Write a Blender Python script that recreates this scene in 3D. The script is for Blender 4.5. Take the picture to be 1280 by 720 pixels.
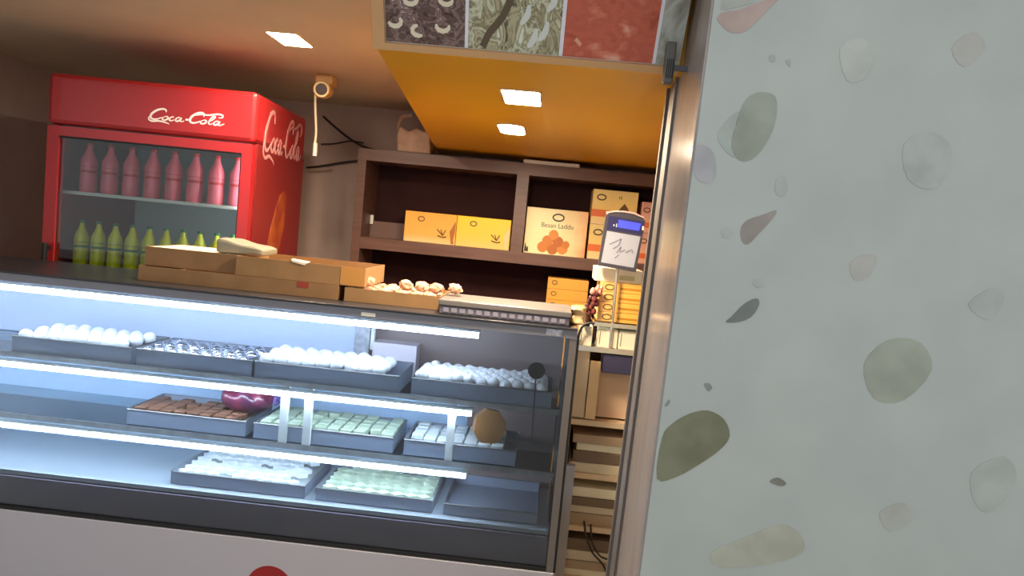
import bpy, bmesh, math, random
from mathutils import Vector, Matrix
random.seed(7)
PI = math.pi
for o in list(bpy.data.objects):
    bpy.data.objects.remove(o)
scene = bpy.context.scene
COL = scene.collection

# ------------------------------------------------------------------ camera, world, exposure
F_PX = 950.0
cam_data = bpy.data.cameras.new('camera')
cam_data.sensor_width = 36.0
cam_data.sensor_fit = 'HORIZONTAL'
cam_data.lens = 36.0 * F_PX / 1280.0
cam_data.clip_start = 0.05
cam = bpy.data.objects.new('camera', cam_data)
COL.objects.link(cam)
right = Vector((0.99405257, 0.05223854, 0.09555434))
down = Vector((0.09923785, -0.07317208, -0.99236974))
fwd = Vector((-0.04484804, 0.99595029, -0.07792093))
m = Matrix.Identity(4)
for i in range(3):
    m[i][0] = right[i]; m[i][1] = -down[i]; m[i][2] = -fwd[i]
m[0][3], m[1][3], m[2][3] = 0.0, 0.0, 1.6
cam.matrix_world = m
scene.camera = cam

world = bpy.data.worlds.new('overcast_sky')
scene.world = world
world.use_nodes = True
bg = world.node_tree.nodes['Background']
bg.inputs[0].default_value = (0.90, 0.95, 0.96, 1)
bg.inputs[1].default_value = 0.52

PANEL_GLOW = 175.0      # warm ceiling panels
TUBE_GLOW = 34.0       # cool tubes in the sweet counter

vs = scene.view_settings
vs.view_transform = 'Standard'
vs.look = 'None'
vs.exposure = 0.85
vs.gamma = 1.0
vs.use_curve_mapping = False

# ------------------------------------------------------------------ helpers
def lin(c):
    out = []
    for v in c[:3]:
        v = v / 255.0
        out.append(v / 12.92 if v <= 0.04045 else ((v + 0.055) / 1.055) ** 2.4)
    return tuple(out) + (1.0,)

MATS = {}
def mat(name, rgb, rough=0.6, metal=0.0, rgb2=None, scale=12.0, bump=0.0, emit=0.0, coat=0.0, stretch=None, spec=0.5, detail=4.0):
    if name in MATS:
        return MATS[name]
    mt = bpy.data.materials.new(name)
    mt.use_nodes = True
    nt = mt.node_tree
    b = nt.nodes['Principled BSDF']
    b.inputs['Base Color'].default_value = lin(rgb)
    b.inputs['Roughness'].default_value = rough
    b.inputs['Metallic'].default_value = metal
    b.inputs['Specular IOR Level'].default_value = spec
    b.inputs['Coat Weight'].default_value = coat
    if rgb2 is not None or bump > 0:
        tc = nt.nodes.new('ShaderNodeTexCoord')
        mp = nt.nodes.new('ShaderNodeMapping')
        if stretch:
            mp.inputs['Scale'].default_value = stretch
        nz = nt.nodes.new('ShaderNodeTexNoise')
        nz.inputs['Scale'].default_value = scale
        nz.inputs['Detail'].default_value = detail
        nt.links.new(tc.outputs['Object'], mp.inputs['Vector'])
        nt.links.new(mp.outputs['Vector'], nz.inputs['Vector'])
        if rgb2 is not None:
            rp = nt.nodes.new('ShaderNodeValToRGB')
            rp.color_ramp.elements[0].position = 0.35
            rp.color_ramp.elements[1].position = 0.65
            rp.color_ramp.elements[0].color = lin(rgb)
            rp.color_ramp.elements[1].color = lin(rgb2)
            nt.links.new(nz.outputs['Fac'], rp.inputs['Fac'])
            nt.links.new(rp.outputs['Color'], b.inputs['Base Color'])
        if bump > 0:
            bp = nt.nodes.new('ShaderNodeBump')
            bp.inputs['Strength'].default_value = bump
            bp.inputs['Distance'].default_value = 0.01
            nt.links.new(nz.outputs['Fac'], bp.inputs['Height'])
            nt.links.new(bp.outputs['Normal'], b.inputs['Normal'])
    if emit > 0:
        b.inputs['Emission Color'].default_value = lin(rgb)
        b.inputs['Emission Strength'].default_value = emit
    MATS[name] = mt
    return mt

def glass_mat(name, tint=(235, 242, 240), gloss=1.0, ior=1.45):
    if name in MATS:
        return MATS[name]
    mt = bpy.data.materials.new(name)
    mt.use_nodes = True
    nt = mt.node_tree
    nt.nodes.clear()
    out = nt.nodes.new('ShaderNodeOutputMaterial')
    mix = nt.nodes.new('ShaderNodeMixShader')
    tr = nt.nodes.new('ShaderNodeBsdfTransparent')
    gl = nt.nodes.new('ShaderNodeBsdfGlossy')
    fr = nt.nodes.new('ShaderNodeFresnel')
    fr.inputs['IOR'].default_value = ior
    tr.inputs['Color'].default_value = lin(tint)
    gl.inputs['Roughness'].default_value = 0.03
    gl.inputs['Color'].default_value = (gloss, gloss, gloss, 1)
    nt.links.new(fr.outputs[0], mix.inputs[0])
    nt.links.new(tr.outputs[0], mix.inputs[1])
    nt.links.new(gl.outputs[0], mix.inputs[2])
    nt.links.new(mix.outputs[0], out.inputs[0])
    MATS[name] = mt
    return mt

def food_print(name, cols, scale, kind='voronoi', stretch=(1, 1, 1), distort=0.0):
    """printed photograph of sweets on the menu board: flat print made from cells and noise"""
    mt = bpy.data.materials.new(name)
    mt.use_nodes = True
    nt = mt.node_tree
    b = nt.nodes['Principled BSDF']
    b.inputs['Roughness'].default_value = 0.35
    tc = nt.nodes.new('ShaderNodeTexCoord')
    mp = nt.nodes.new('ShaderNodeMapping')
    mp.inputs['Scale'].default_value = stretch
    nt.links.new(tc.outputs['Object'], mp.inputs['Vector'])
    nz = nt.nodes.new('ShaderNodeTexNoise')
    nz.inputs['Scale'].default_value = scale * (0.9 if kind == 'voronoi' else 0.35)
    nz.inputs['Detail'].default_value = 6
    nz.inputs['Distortion'].default_value = distort
    nt.links.new(mp.outputs['Vector'], nz.inputs['Vector'])
    rp = nt.nodes.new('ShaderNodeValToRGB')
    el = rp.color_ramp.elements
    el[0].position = 0.32; el[0].color = lin(cols[0])
    el[1].position = 0.68; el[1].color = lin(cols[-1])
    for i, c in enumerate(cols[1:-1]):
        e = el.new(0.32 + 0.36 * (i + 1) / (len(cols) - 1)); e.color = lin(c)
    if kind == 'voronoi':
        vo = nt.nodes.new('ShaderNodeTexVoronoi')
        vo.inputs['Scale'].default_value = scale
        vo.inputs['Randomness'].default_value = 1.0
        ad = nt.nodes.new('ShaderNodeVectorMath'); ad.operation = 'ADD'
        sc = nt.nodes.new('ShaderNodeVectorMath'); sc.operation = 'SCALE'
        sc.inputs['Scale'].default_value = 0.03
        nt.links.new(nz.outputs['Color'], sc.inputs[0])
        nt.links.new(mp.outputs['Vector'], ad.inputs[0])
        nt.links.new(sc.outputs[0], ad.inputs[1])
        nt.links.new(ad.outputs[0], vo.inputs['Vector'])
        mx = nt.nodes.new('ShaderNodeMath'); mx.operation = 'MULTIPLY_ADD'
        mx.inputs[1].default_value = 0.75
        nt.links.new(vo.outputs['Distance'], mx.inputs[0])
        ml = nt.nodes.new('ShaderNodeMath'); ml.operation = 'MULTIPLY'
        ml.inputs[1].default_value = 0.5
        nt.links.new(nz.outputs['Fac'], ml.inputs[0])
        nt.links.new(ml.outputs[0], mx.inputs[2])
        nt.links.new(mx.outputs[0], rp.inputs['Fac'])
    else:
        nt.links.new(nz.outputs['Fac'], rp.inputs['Fac'])
    nt.links.new(rp.outputs['Color'], b.inputs['Base Color'])
    MATS[name] = mt
    return mt

def gradient_mat(name, stops, axis, lo, hi, rough=0.4, noise=0.15):
    """printed carton with its colours running across the face (object coordinates)"""
    mt = bpy.data.materials.new(name)
    mt.use_nodes = True
    nt = mt.node_tree
    b = nt.nodes['Principled BSDF']
    b.inputs['Roughness'].default_value = rough
    tc = nt.nodes.new('ShaderNodeTexCoord')
    sp = nt.nodes.new('ShaderNodeSeparateXYZ')
    nt.links.new(tc.outputs['Object'], sp.inputs[0])
    mr = nt.nodes.new('ShaderNodeMapRange')
    mr.inputs['From Min'].default_value = lo
    mr.inputs['From Max'].default_value = hi
    nt.links.new(sp.outputs[axis], mr.inputs['Value'])
    nz = nt.nodes.new('ShaderNodeTexNoise'); nz.inputs['Scale'].default_value = 9
    nt.links.new(tc.outputs['Object'], nz.inputs['Vector'])
    ma = nt.nodes.new('ShaderNodeMath'); ma.operation = 'MULTIPLY_ADD'
    ma.inputs[1].default_value = noise; ma.inputs[2].default_value = -noise * 0.5
    nt.links.new(nz.outputs['Fac'], ma.inputs[0])
    ad = nt.nodes.new('ShaderNodeMath'); ad.operation = 'ADD'
    nt.links.new(mr.outputs[0], ad.inputs[0]); nt.links.new(ma.outputs[0], ad.inputs[1])
    rp = nt.nodes.new('ShaderNodeValToRGB')
    el = rp.color_ramp.elements
    el[0].position = stops[0][0]; el[0].color = lin(stops[0][1])
    el[1].position = stops[-1][0]; el[1].color = lin(stops[-1][1])
    for p, c in stops[1:-1]:
        e = el.new(p); e.color = lin(c)
    nt.links.new(ad.outputs[0], rp.inputs['Fac'])
    nt.links.new(rp.outputs['Color'], b.inputs['Base Color'])
    return mt

class MB:
    """collects shapes and links them as one mesh object"""
    def __init__(self):
        self.bm = bmesh.new()
        self.smooth = False
    def poly(self, pts):
        self.bm.faces.new([self.bm.verts.new(p) for p in pts])
        return self
    def box(self, x0, x1, y0, y1, z0, z1, bev=0.0):
        v = [self.bm.verts.new(p) for p in ((x0, y0, z0), (x1, y0, z0), (x1, y1, z0), (x0, y1, z0), (x0, y0, z1), (x1, y0, z1), (x1, y1, z1), (x0, y1, z1))]
        fs = [self.bm.faces.new([v[i] for i in q]) for q in ((0, 3, 2, 1), (4, 5, 6, 7), (0, 1, 5, 4), (1, 2, 6, 5), (2, 3, 7, 6), (3, 0, 4, 7))]
        if bev > 0:
            es = list({e for f in fs for e in f.edges})
            bmesh.ops.bevel(self.bm, geom=es, offset=bev, segments=2, profile=0.5, affect='EDGES')
        return self
    def hexa(self, p):
        """eight corners: bottom four then top four"""
        v = [self.bm.verts.new(q) for q in p]
        for q in ((0, 3, 2, 1), (4, 5, 6, 7), (0, 1, 5, 4), (1, 2, 6, 5), (2, 3, 7, 6), (3, 0, 4, 7)):
            self.bm.faces.new([v[i] for i in q])
        return self
    def prism(self, pts, vec):
        """extrude a planar outline along vec"""
        vec = Vector(vec)
        a = [self.bm.verts.new(Vector(p)) for p in pts]
        b = [self.bm.verts.new(Vector(p) + vec) for p in pts]
        n = len(pts)
        self.bm.faces.new(a); self.bm.faces.new(b[::-1])
        for i in range(n):
            self.bm.faces.new((a[i], b[i], b[(i + 1) % n], a[(i + 1) % n]))
        return self
    def tube(self, pts, r, n=8, caps=True):
        pts = [Vector(p) for p in pts]
        rings = []
        up0 = Vector((0.13, 0.27, 1)).normalized()
        for i, p in enumerate(pts):
            d = (pts[min(i + 1, len(pts) - 1)] - pts[max(i - 1, 0)]).normalized()
            a = d.cross(up0)
            if a.length < 0.05:
                a = d.cross(Vector((1, 0.1, 0)))
            a.normalize(); c = d.cross(a).normalized()
            rr = r[i] if isinstance(r, (list, tuple)) else r
            rings.append([self.bm.verts.new(p + a * rr * math.cos(2 * PI * k / n) + c * rr * math.sin(2 * PI * k / n)) for k in range(n)])
        for i in range(len(rings) - 1):
            for k in range(n):
                self.bm.faces.new((rings[i][k], rings[i][(k + 1) % n], rings[i + 1][(k + 1) % n], rings[i + 1][k]))
        if caps:
            self.bm.faces.new(rings[0][::-1]); self.bm.faces.new(rings[-1])
        self.smooth = True
        return self
    def lathe(self, prof, cx, cy, n=20, zoff=0.0, caps=True):
        rings = []
        for r, z in prof:
            rings.append([self.bm.verts.new((cx + r * math.cos(2 * PI * k / n), cy + r * math.sin(2 * PI * k / n), z + zoff)) for k in range(n)])
        for i in range(len(rings) - 1):
            for k in range(n):
                self.bm.faces.new((rings[i][k], rings[i][(k + 1) % n], rings[i + 1][(k + 1) % n], rings[i + 1][k]))
        if caps:
            self.bm.faces.new(rings[0][::-1]); self.bm.faces.new(rings[-1])
        self.smooth = True
        return self
    def ball(self, c, r, sub=2, jitter=0.0, scale=(1, 1, 1)):
        res = bmesh.ops.create_icosphere(self.bm, subdivisions=sub, radius=1.0)
        for v in res['verts']:
            k = 1 + jitter * math.sin(v.co.x * 7 + v.co.y * 5 + c[0] * 31) * math.cos(v.co.z * 6 + c[1] * 17)
            v.co = Vector((v.co.x * r * scale[0] * k + c[0], v.co.y * r * scale[1] * k + c[1], v.co.z * r * scale[2] * k + c[2]))
        self.smooth = True
        return self
    def ribbon(self, pts2, w, fn, thick=0.0012):
        """flat stroke of varying width; fn maps (u,v,depth) to space"""
        n = len(pts2)
        L, Rr = [], []
        for i in range(n):
            a = Vector(pts2[max(i - 1, 0)]); b = Vector(pts2[min(i + 1, n - 1)])
            d = (b - a)
            d = d.normalized() if d.length > 1e-9 else Vector((1, 0))
            nn = Vector((-d.y, d.x)); ww = (w[i] if isinstance(w, (list, tuple)) else w) * 0.5
            p = Vector(pts2[i])
            L.append(p + nn * ww); Rr.append(p - nn * ww)
        lo_l = [self.bm.verts.new(fn(p.x, p.y, 0.0)) for p in L]; lo_r = [self.bm.verts.new(fn(p.x, p.y, 0.0)) for p in Rr]
        hi_l = [self.bm.verts.new(fn(p.x, p.y, thick)) for p in L]; hi_r = [self.bm.verts.new(fn(p.x, p.y, thick)) for p in Rr]
        for i in range(n - 1):
            self.bm.faces.new((hi_l[i], hi_l[i + 1], hi_r[i + 1], hi_r[i]))
            self.bm.faces.new((lo_l[i], hi_l[i], hi_l[i + 1], lo_l[i + 1]))
            self.bm.faces.new((lo_r[i], lo_r[i + 1], hi_r[i + 1], hi_r[i]))
        return self
    def text(self, body, x0, z0, width, height, y, thick=0.0008):
        """lettering on a plane facing the street (-Y)"""
        cu = bpy.data.curves.new('lettering', 'FONT')
        cu.body = body
        ob = bpy.data.objects.new('lettering', cu)
        COL.objects.link(ob)
        bpy.context.view_layer.update()
        me = bpy.data.meshes.new_from_object(ob.evaluated_get(bpy.context.evaluated_depsgraph_get()))
        bpy.data.objects.remove(ob); bpy.data.curves.remove(cu)
        xs = [v.co.x for v in me.vertices]; ys = [v.co.y for v in me.vertices]
        sx = width / (max(xs) - min(xs)); sz = height / (max(ys) - min(ys))
        vv = [self.bm.verts.new((x0 + (v.co.x - min(xs)) * sx, y - thick, z0 + (v.co.y - min(ys)) * sz)) for v in me.vertices]
        for p in me.polygons:
            try:
                self.bm.faces.new([vv[i] for i in p.vertices])
            except ValueError:
                pass
        bpy.data.meshes.remove(me)
        return self
    def build(self, name, material, parent=None, org=(0, 0, 0), smooth=None):
        o3 = Vector(org)
        for v in self.bm.verts:
            v.co -= o3
        bmesh.ops.recalc_face_normals(self.bm, faces=self.bm.faces[:])
        me = bpy.data.meshes.new(name)
        self.bm.to_mesh(me); self.bm.free()
        sm = self.smooth if smooth is None else smooth
        if sm:
            for p in me.polygons:
                p.use_smooth = True
            try:
                me.set_sharp_from_angle(angle=math.radians(38))
            except Exception:
                pass
        me.materials.append(material)
        ob = bpy.data.objects.new(name, me)
        COL.objects.link(ob)
        if parent is not None:
            ob.parent = parent
        else:
            ob.location = o3
        return ob

def tag(o, label=None, cat=None, group=None, kind=None):
    if label: o['label'] = label
    if cat: o['category'] = cat
    if group: o['group'] = group
    if kind: o['kind'] = kind
    return o

def thing(name, label, cat, loc=(0, 0, 0), rotz=0.0, group=None, kind=None):
    o = bpy.data.objects.new(name, None)
    o.empty_display_size = 0.05
    o.location = loc; o.rotation_euler = (0, 0, rotz)
    COL.objects.link(o)
    return tag(o, label, cat, group, kind)

def dup(root, loc, rot=None, label=None):
    r = root.copy(); COL.objects.link(r); r.location = loc
    if rot is not None: r.rotation_euler = rot
    if label: r['label'] = label
    for ch in list(root.children):
        c = ch.copy(); COL.objects.link(c); c.parent = r
        for g in list(ch.children):
            d = g.copy(); COL.objects.link(d); d.parent = c
    return r

def smooth_path(pts, k=6, closed=False):
    n = len(pts); out = []
    rng = range(n if closed else n - 1)
    for i in rng:
        if closed:
            p0, p1, p2, p3 = pts[(i - 1) % n], pts[i], pts[(i + 1) % n], pts[(i + 2) % n]
        else:
            p0, p1, p2, p3 = pts[max(i - 1, 0)], pts[i], pts[i + 1], pts[min(i + 2, n - 1)]
        for s in range(k):
            t = s / k
            out.append(tuple(0.5 * ((2 * b) + (-a + c) * t + (2 * a - 5 * b + 4 * c - d) * t * t + (-a + 3 * b - 3 * c + d) * t ** 3) for a, b, c, d in zip(p0, p1, p2, p3)))
    if not closed:
        out.append(tuple(pts[-1]))
    return out

# ------------------------------------------------------------------ materials
M_ceil = mat('ceiling_paint', (208, 190, 164), 0.7, rgb2=(202, 184, 158), scale=3)
M_soffit = mat('yellow_laminate', (240, 174, 18), 0.35, rgb2=(234, 168, 15), scale=2)
M_wall = mat('plaster_greige', (194, 172, 162), 0.8, rgb2=(184, 162, 152), scale=4, bump=0.1)
M_floor = mat('floor_tile', (168, 160, 150), 0.35, rgb2=(150, 142, 132), scale=5)
M_marble = mat('pale_polished_stone', (182, 186, 181), 0.32, rgb2=(174, 179, 174), scale=5, detail=6)
M_return = mat('polished_grey_stone', (164, 154, 149), 0.16, rgb2=(146, 136, 131), scale=9, stretch=(1, 1, 0.25))
M_steel = mat('brushed_steel', (150, 146, 142), 0.45, 0.85, rgb2=(134, 130, 127), scale=30, stretch=(1, 1, 0.05))
M_darksteel = mat('grey_aluminium', (92, 92, 98), 0.42, 0.6)
M_black = mat('black_rubber', (18, 18, 20), 0.5)
M_wood = mat('dark_walnut_laminate', (112, 80, 68), 0.42, rgb2=(98, 68, 58), scale=6, stretch=(0.6, 1, 6))
M_woodback = mat('dark_back_panel', (58, 33, 33), 0.85, rgb2=(48, 28, 29), scale=5, spec=0.15)
M_lamp = mat('warm_light_panel', (255, 234, 204), 0.5, emit=PANEL_GLOW)
M_tube = mat('cool_tube', (214, 232, 255), 0.5, emit=TUBE_GLOW)
M_white = mat('white_plastic', (225, 222, 214), 0.4)
M_offw = mat('cream_card', (238, 226, 196), 0.55)
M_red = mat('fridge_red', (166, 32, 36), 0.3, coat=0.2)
M_glass = glass_mat('counter_glass', (226, 232, 236), 0.9)
M_fglass = glass_mat('cooler_door_glass', (240, 246, 246), 0.8)
M_clear = glass_mat('clear_plastic', (214, 214, 222), 0.8, 1.4)
M_kraft = mat('kraft_card', (154, 116, 74), 0.7, rgb2=(142, 106, 66), scale=10)
M_kraft2 = mat('kraft_card_dull', (150, 112, 74), 0.7, rgb2=(136, 100, 62), scale=9)
M_milk = mat('milk_sweet', (244, 240, 240), 0.45, bump=0.05, scale=60)
M_tray = mat('steel_tray', (140, 144, 158), 0.4, 0.2)

# ------------------------------------------------------------------ the room
CZ = 2.25
tag(MB().box(-3.4, 3.0, -4.0, 4.75, -0.06, 0.0).build('floor', M_floor), 'light stone floor running from the street into the shop', 'floor', kind='structure')
tag(MB().box(-3.1, 1.6, 1.55, 4.75, CZ, CZ + 0.08).build('ceiling', M_ceil), 'tan painted shop ceiling around the square light panel', 'ceiling', kind='structure')
tag(MB().box(-3.1, 1.6, 4.66, 4.75, 0.0, CZ).build('wall_back', M_wall), 'plain greige back wall between red cooler and shelf', 'wall', kind='structure')
tag(MB().box(-3.1, -2.95, 1.55, 4.66, 0.0, CZ).build('wall_left', M_wall), 'plain greige side wall beyond the red drinks cooler', 'wall', kind='structure')
tag(MB().box(1.45, 1.6, 2.1, 4.66, 0.0, CZ).build('wall_right', M_wall), 'plain greige side wall hidden behind the stone pillar', 'wall', kind='structure')
tag(MB().box(-3.1, 2.6, 1.55, 1.65, CZ + 0.08, 3.2).build('wall_lintel', M_wall), 'plain lintel wall above the shop opening', 'wall', kind='structure')
# yellow dropped soffit (slightly skew on its left side, open space above it)
tag(MB().hexa([(-0.475, 1.89, 2.01), (1.44, 1.89, 2.01), (1.44, 4.655, 2.01), (-0.73, 4.655, 2.01),
               (-0.475, 1.89, CZ - .002), (1.44, 1.89, CZ - .002), (1.44, 4.655, CZ - .002), (-0.73, 4.655, CZ - .002)]).build('ceiling_soffit', M_soffit),
    'glossy mustard yellow dropped ceiling above the counter', 'ceiling', kind='structure')

# pillar clad in pale stone with large chips
PX = 0.272
LEAN = 0.0156          # the pillar edge is a little out of plumb
def px(z, off=0.0): return PX + off + LEAN * (z - 1.5)
def leaning(mb, o0, o1, y0, y1, z0, z1):
    return mb.hexa([(px(z0, o0), y0, z0), (px(z0, o1), y0, z0), (px(z0, o1), y1, z0), (px(z0, o0), y1, z0), (px(z1, o0), y0, z1), (px(z1, o1), y0, z1), (px(z1, o1), y1, z1), (px(z1, o0), y1, z1)])
pil = tag(leaning(MB(), 0.0, 2.3, 1.6, 2.1, 0.0, 3.2).build('wall_pillar', M_marble), 'pale grey stone pillar with large embedded chips beside the entrance', 'pillar', kind='structure')
CHIPS = [
 ((166, 143, 136), [(0.291, 2.065), (0.303, 2.077), (0.334, 2.084), (0.372, 2.103), (0.411, 2.116), (0.393, 2.092), (0.369, 2.062), (0.348, 2.041), (0.319, 2.038), (0.298, 2.053)]),
 ((156, 158, 150), [(0.296, 2.082), (0.33, 2.089), (0.362, 2.104), (0.345, 2.125), (0.31, 2.12)]),
 ((143, 147, 134), [(0.358, 1.881), (0.371, 1.911), (0.394, 1.924), (0.424, 1.919), (0.432, 1.887), (0.427, 1.846), (0.408, 1.804), (0.386, 1.784), (0.363, 1.787), (0.349, 1.818)]),
 ((160, 168, 162), [(0.319, 1.825), (0.329, 1.854), (0.357, 1.882), (0.347, 1.818), (0.361, 1.788), (0.34, 1.798)]),
 ((160, 158, 160), [(0.2735, 1.8), (0.293, 1.808), (0.315, 1.792), (0.324, 1.755), (0.315, 1.733), (0.289, 1.736), (0.2735, 1.767)]),
 ((158, 163, 159), [(0.447, 1.75), (0.462, 1.76), (0.472, 1.736), (0.464, 1.718), (0.449, 1.726)]),
 ((140, 131, 124), [(0.388, 1.646), (0.4, 1.664), (0.431, 1.678), (0.455, 1.689), (0.45, 1.672), (0.428, 1.641), (0.406, 1.614), (0.392, 1.621)]),
 ((162, 170, 167), [(0.349, 1.637), (0.36, 1.645), (0.372, 1.636), (0.366, 1.624), (0.354, 1.624)]),
 ((112, 116, 113), [(0.38, 1.448), (0.391, 1.462), (0.413, 1.49), (0.436, 1.504), (0.444, 1.493), (0.432, 1.466), (0.409, 1.452)]),
 ((112, 112, 88), [(0.2755, 1.188), (0.293, 1.221), (0.327, 1.247), (0.365, 1.258), (0.4, 1.243), (0.416, 1.209), (0.399, 1.177), (0.361, 1.142), (0.314, 1.108), (0.2745, 1.1)]),
 ((130, 134, 130), [(0.35, 1.313), (0.36, 1.316), (0.368, 1.307), (0.36, 1.299)]),
 ((130, 134, 130), [(0.274, 1.26), (0.281, 1.273), (0.284, 1.266), (0.277, 1.257)]),
 ((120, 118, 110), [(0.51, 1.12), (0.526, 1.131), (0.545, 1.121), (0.535, 1.113)]),
 ((166, 167, 152), [(0.408, 0.954), (0.472, 0.993), (0.543, 1.031), (0.587, 1.014), (0.597, 0.976), (0.529, 0.942), (0.429, 0.923)]),
 ((150, 156, 153), [(0.404, 1.998), (0.414, 2.0), (0.417, 1.989), (0.407, 1.987)]),
 ((156, 162, 158), [(0.437, 1.991), (0.447, 1.993), (0.447, 1.979)]),
 ((158, 165, 161), [(0.425, 1.538), (0.439, 1.544), (0.449, 1.534), (0.435, 1.526)]),
 ((172, 174, 168), [(0.542, 2.025), (0.584, 2.048), (0.61, 2.015), (0.597, 1.969), (0.563, 1.963)]),
 ((160, 165, 160), [(0.693, 1.846), (0.745, 1.875), (0.79, 1.839), (0.768, 1.764), (0.711, 1.775)]),
 ((164, 162, 156), [(0.617, 1.594), (0.643, 1.616), (0.669, 1.612), (0.658, 1.573), (0.63, 1.562)]),
 ((150, 153, 140), [(0.672, 1.39), (0.714, 1.445), (0.779, 1.447), (0.81, 1.393), (0.763, 1.324), (0.701, 1.32)]),
 ((164, 168, 163), [(0.864, 1.535), (0.907, 1.573), (0.933, 1.556), (0.908, 1.507)]),
 ((168, 166, 160), [(0.761, 2.043), (0.796, 2.078), (0.826, 2.052), (0.79, 2.008)]),
 ((162, 166, 160), [(0.92, 1.188), (0.98, 1.228), (1.011, 1.181), (0.972, 1.108), (0.934, 1.124)]),
 ((168, 170, 162), [(0.745, 1.081), (0.792, 1.107), (0.813, 1.072), (0.77, 1.042)]),
]
for i, (c, pts) in enumerate(CHIPS):
    sp = smooth_path(pts, 3, True)
    sp = [(max(x, px(z, .001)), z) for x, z in sp]
    cm = mat('stone_chip_%d' % i, c, 0.3, rgb2=tuple(min(255, v + 16) for v in c), scale=14)
    MB().prism([(x, 1.6, z) for x, z in sp], (0, -0.0009, 0)).build('stone_chip', cm, pil, smooth=False)
# polished return of the pillar with the shutter guide channel
leaning(MB(), -0.005, 0, 1.603, 1.93, 0.0, CZ - .002).build('side_cladding', M_return, pil)
ch = MB()
for o0, y0, y1 in ((-0.012, 1.93, 1.95), (-0.012, 2.075, 2.095), (-0.004, 1.95, 2.075), (-0.009, 1.975, 2.03)):
    leaning(ch, o0, 0, y0, y1, 0, CZ - .002)
ch.build('shutter_channel', mat('dull_channel_steel', (118, 110, 105), 0.5, 0.35, rgb2=(104, 97, 92), scale=30, stretch=(1, 1, 0.05)), pil)

# ------------------------------------------------------------------ back shelf unit
sh = thing('display_shelf', 'dark brown wooden shelf unit with open bays along back wall', 'shelf', (0, 4.3, 0))
so = (0, 4.3, 0)
S0, S1 = -1.135, 0.95
MB().box(S0, S0 + 0.05, 4.3, 4.645, 0.0, 1.97).build('side_panel', M_wood, sh, so)
MB().box(S1 - 0.05, S1, 4.3, 4.645, 0.0, 1.97).build('side_panel', M_wood, sh, so)
MB().box(S0 + 0.05, S1 - 0.05, 4.3, 4.645, 1.905, 1.97).build('top_panel', M_wood, sh, so)
MB().box(S0 + 0.05, S1 - 0.05, 4.303, 4.625, 1.405, 1.47).build('shelf_board', M_wood, sh, so)
MB().box(-0.225, -0.158, 4.301, 4.62, 1.47, 1.905).build('divider', M_wood, sh, so)
MB().box(S0 + 0.05, S1 - 0.05, 4.625, 4.645, 0.0, 1.905).build('back_panel', M_woodback, sh, so)
MB().box(S0 + 0.05, S1 - 0.05, 4.303, 4.625, 0.78, 0.83).build('shelf_board', M_wood, sh, so)
MB().box(S0 + 0.05, S1 - 0.05, 4.303, 4.625, 0.0, 0.08).build('plinth', M_wood, sh, so)
MB().box(S0 + 0.052, -0.227, 4.50, 4.515, 1.47, 1.565).build('back_rail', mat('rail_laminate', (110, 84, 76), 0.45), sh, so)
MB().box(S0 + 0.052, S0 + 0.072, 4.485, 4.5, 1.545, 1.60, 0.003).build('rail_clip', M_white, sh, so)

# ------------------------------------------------------------------ sweet boxes on the shelf
M_ink = mat('brown_print', (110, 74, 24), 0.5)
M_inkd = mat('dark_print', (70, 48, 20), 0.5)
M_ored = mat('orange_red_print', (240, 120, 60), 0.45)
def ring(mb, cx, cz, rx, rz, w, y, n=20):
    pts = [(cx + rx * math.cos(2 * PI * k / n), cz + rz * math.sin(2 * PI * k / n)) for k in range(n + 1)]
    return mb.ribbon(pts, w, lambda u, v, d: (u, y - d, v), 0.0008)

def carton(name, label, x0, x1, y0, y1, z0, z1, m, group=None):
    return tag(MB().box(x0, x1, y0, y1, z0, z1, 0.003).build(name, m, None, ((x0 + x1) / 2, y0, z0)), label, 'box', group)

G_orange = gradient_mat('orange_box_print', [(0, (255, 214, 150)), (0.25, (255, 186, 84)), (1, (255, 180, 66))], 2, 0.0, 0.17)
G_yellow = gradient_mat('yellow_box_print', [(0, (255, 206, 120)), (0.35, (255, 206, 70)), (1, (255, 214, 40))], 2, 0.0, 0.17)
for k, (x0, x1, gm, lab, grp) in enumerate(((-0.852, -0.551, G_orange, 'orange sweet box at the left in the left shelf bay', None),
                                       (-0.547, -0.236, G_yellow, 'yellow sweet box next to the divider in the left shelf bay', None))):
    y0 = 4.36 if k else 4.375
    b = carton('sweet_box', lab, x0, x1, y0, y0 + 0.2, 1.47, 1.645, gm)
    bo = b.location
    ring(MB(), x0 + 0.095, 1.605, 0.018, 0.013, 0.006, y0).build('logo_ring', M_ink, b, bo)
    # printed sprig and lamp motif at the lower right
    mo = MB()
    cx = x1 - 0.075
    for a in (-0.9, -0.3, 0.35):
        mo.ribbon(smooth_path([(cx, 1.52), (cx + 0.02 * math.sin(a), 1.535), (cx + 0.045 * math.sin(a), 1.553)], 4), 0.006, lambda u, v, d: (u, y0 - d, v), 0.0008)
    mo.ribbon([(cx - 0.03, 1.517), (cx, 1.509), (cx + 0.022, 1.514)], 0.008, lambda u, v, d: (u, y0 - d, v), 0.0008)
    mo.build('printed_sprig', M_ink, b, bo)
    cl = x1 - 0.02
    MB().prism([(cl + x, y0, 1.476 + z) for x, z in ((-0.004, 0.0), (0.012, 0.0), (0.008, 0.03), (0.016, 0.07), (0.016, 0.135), (0.004, 0.11), (-0.016, 0.07), (-0.012, 0.045))], (0, -0.0008, 0)).build('printed_flame', mat('brown_flame_print', (176, 104, 40), 0.5) if k == 0 else mat('peach_print', (255, 206, 150), 0.5), b, bo)

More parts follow.
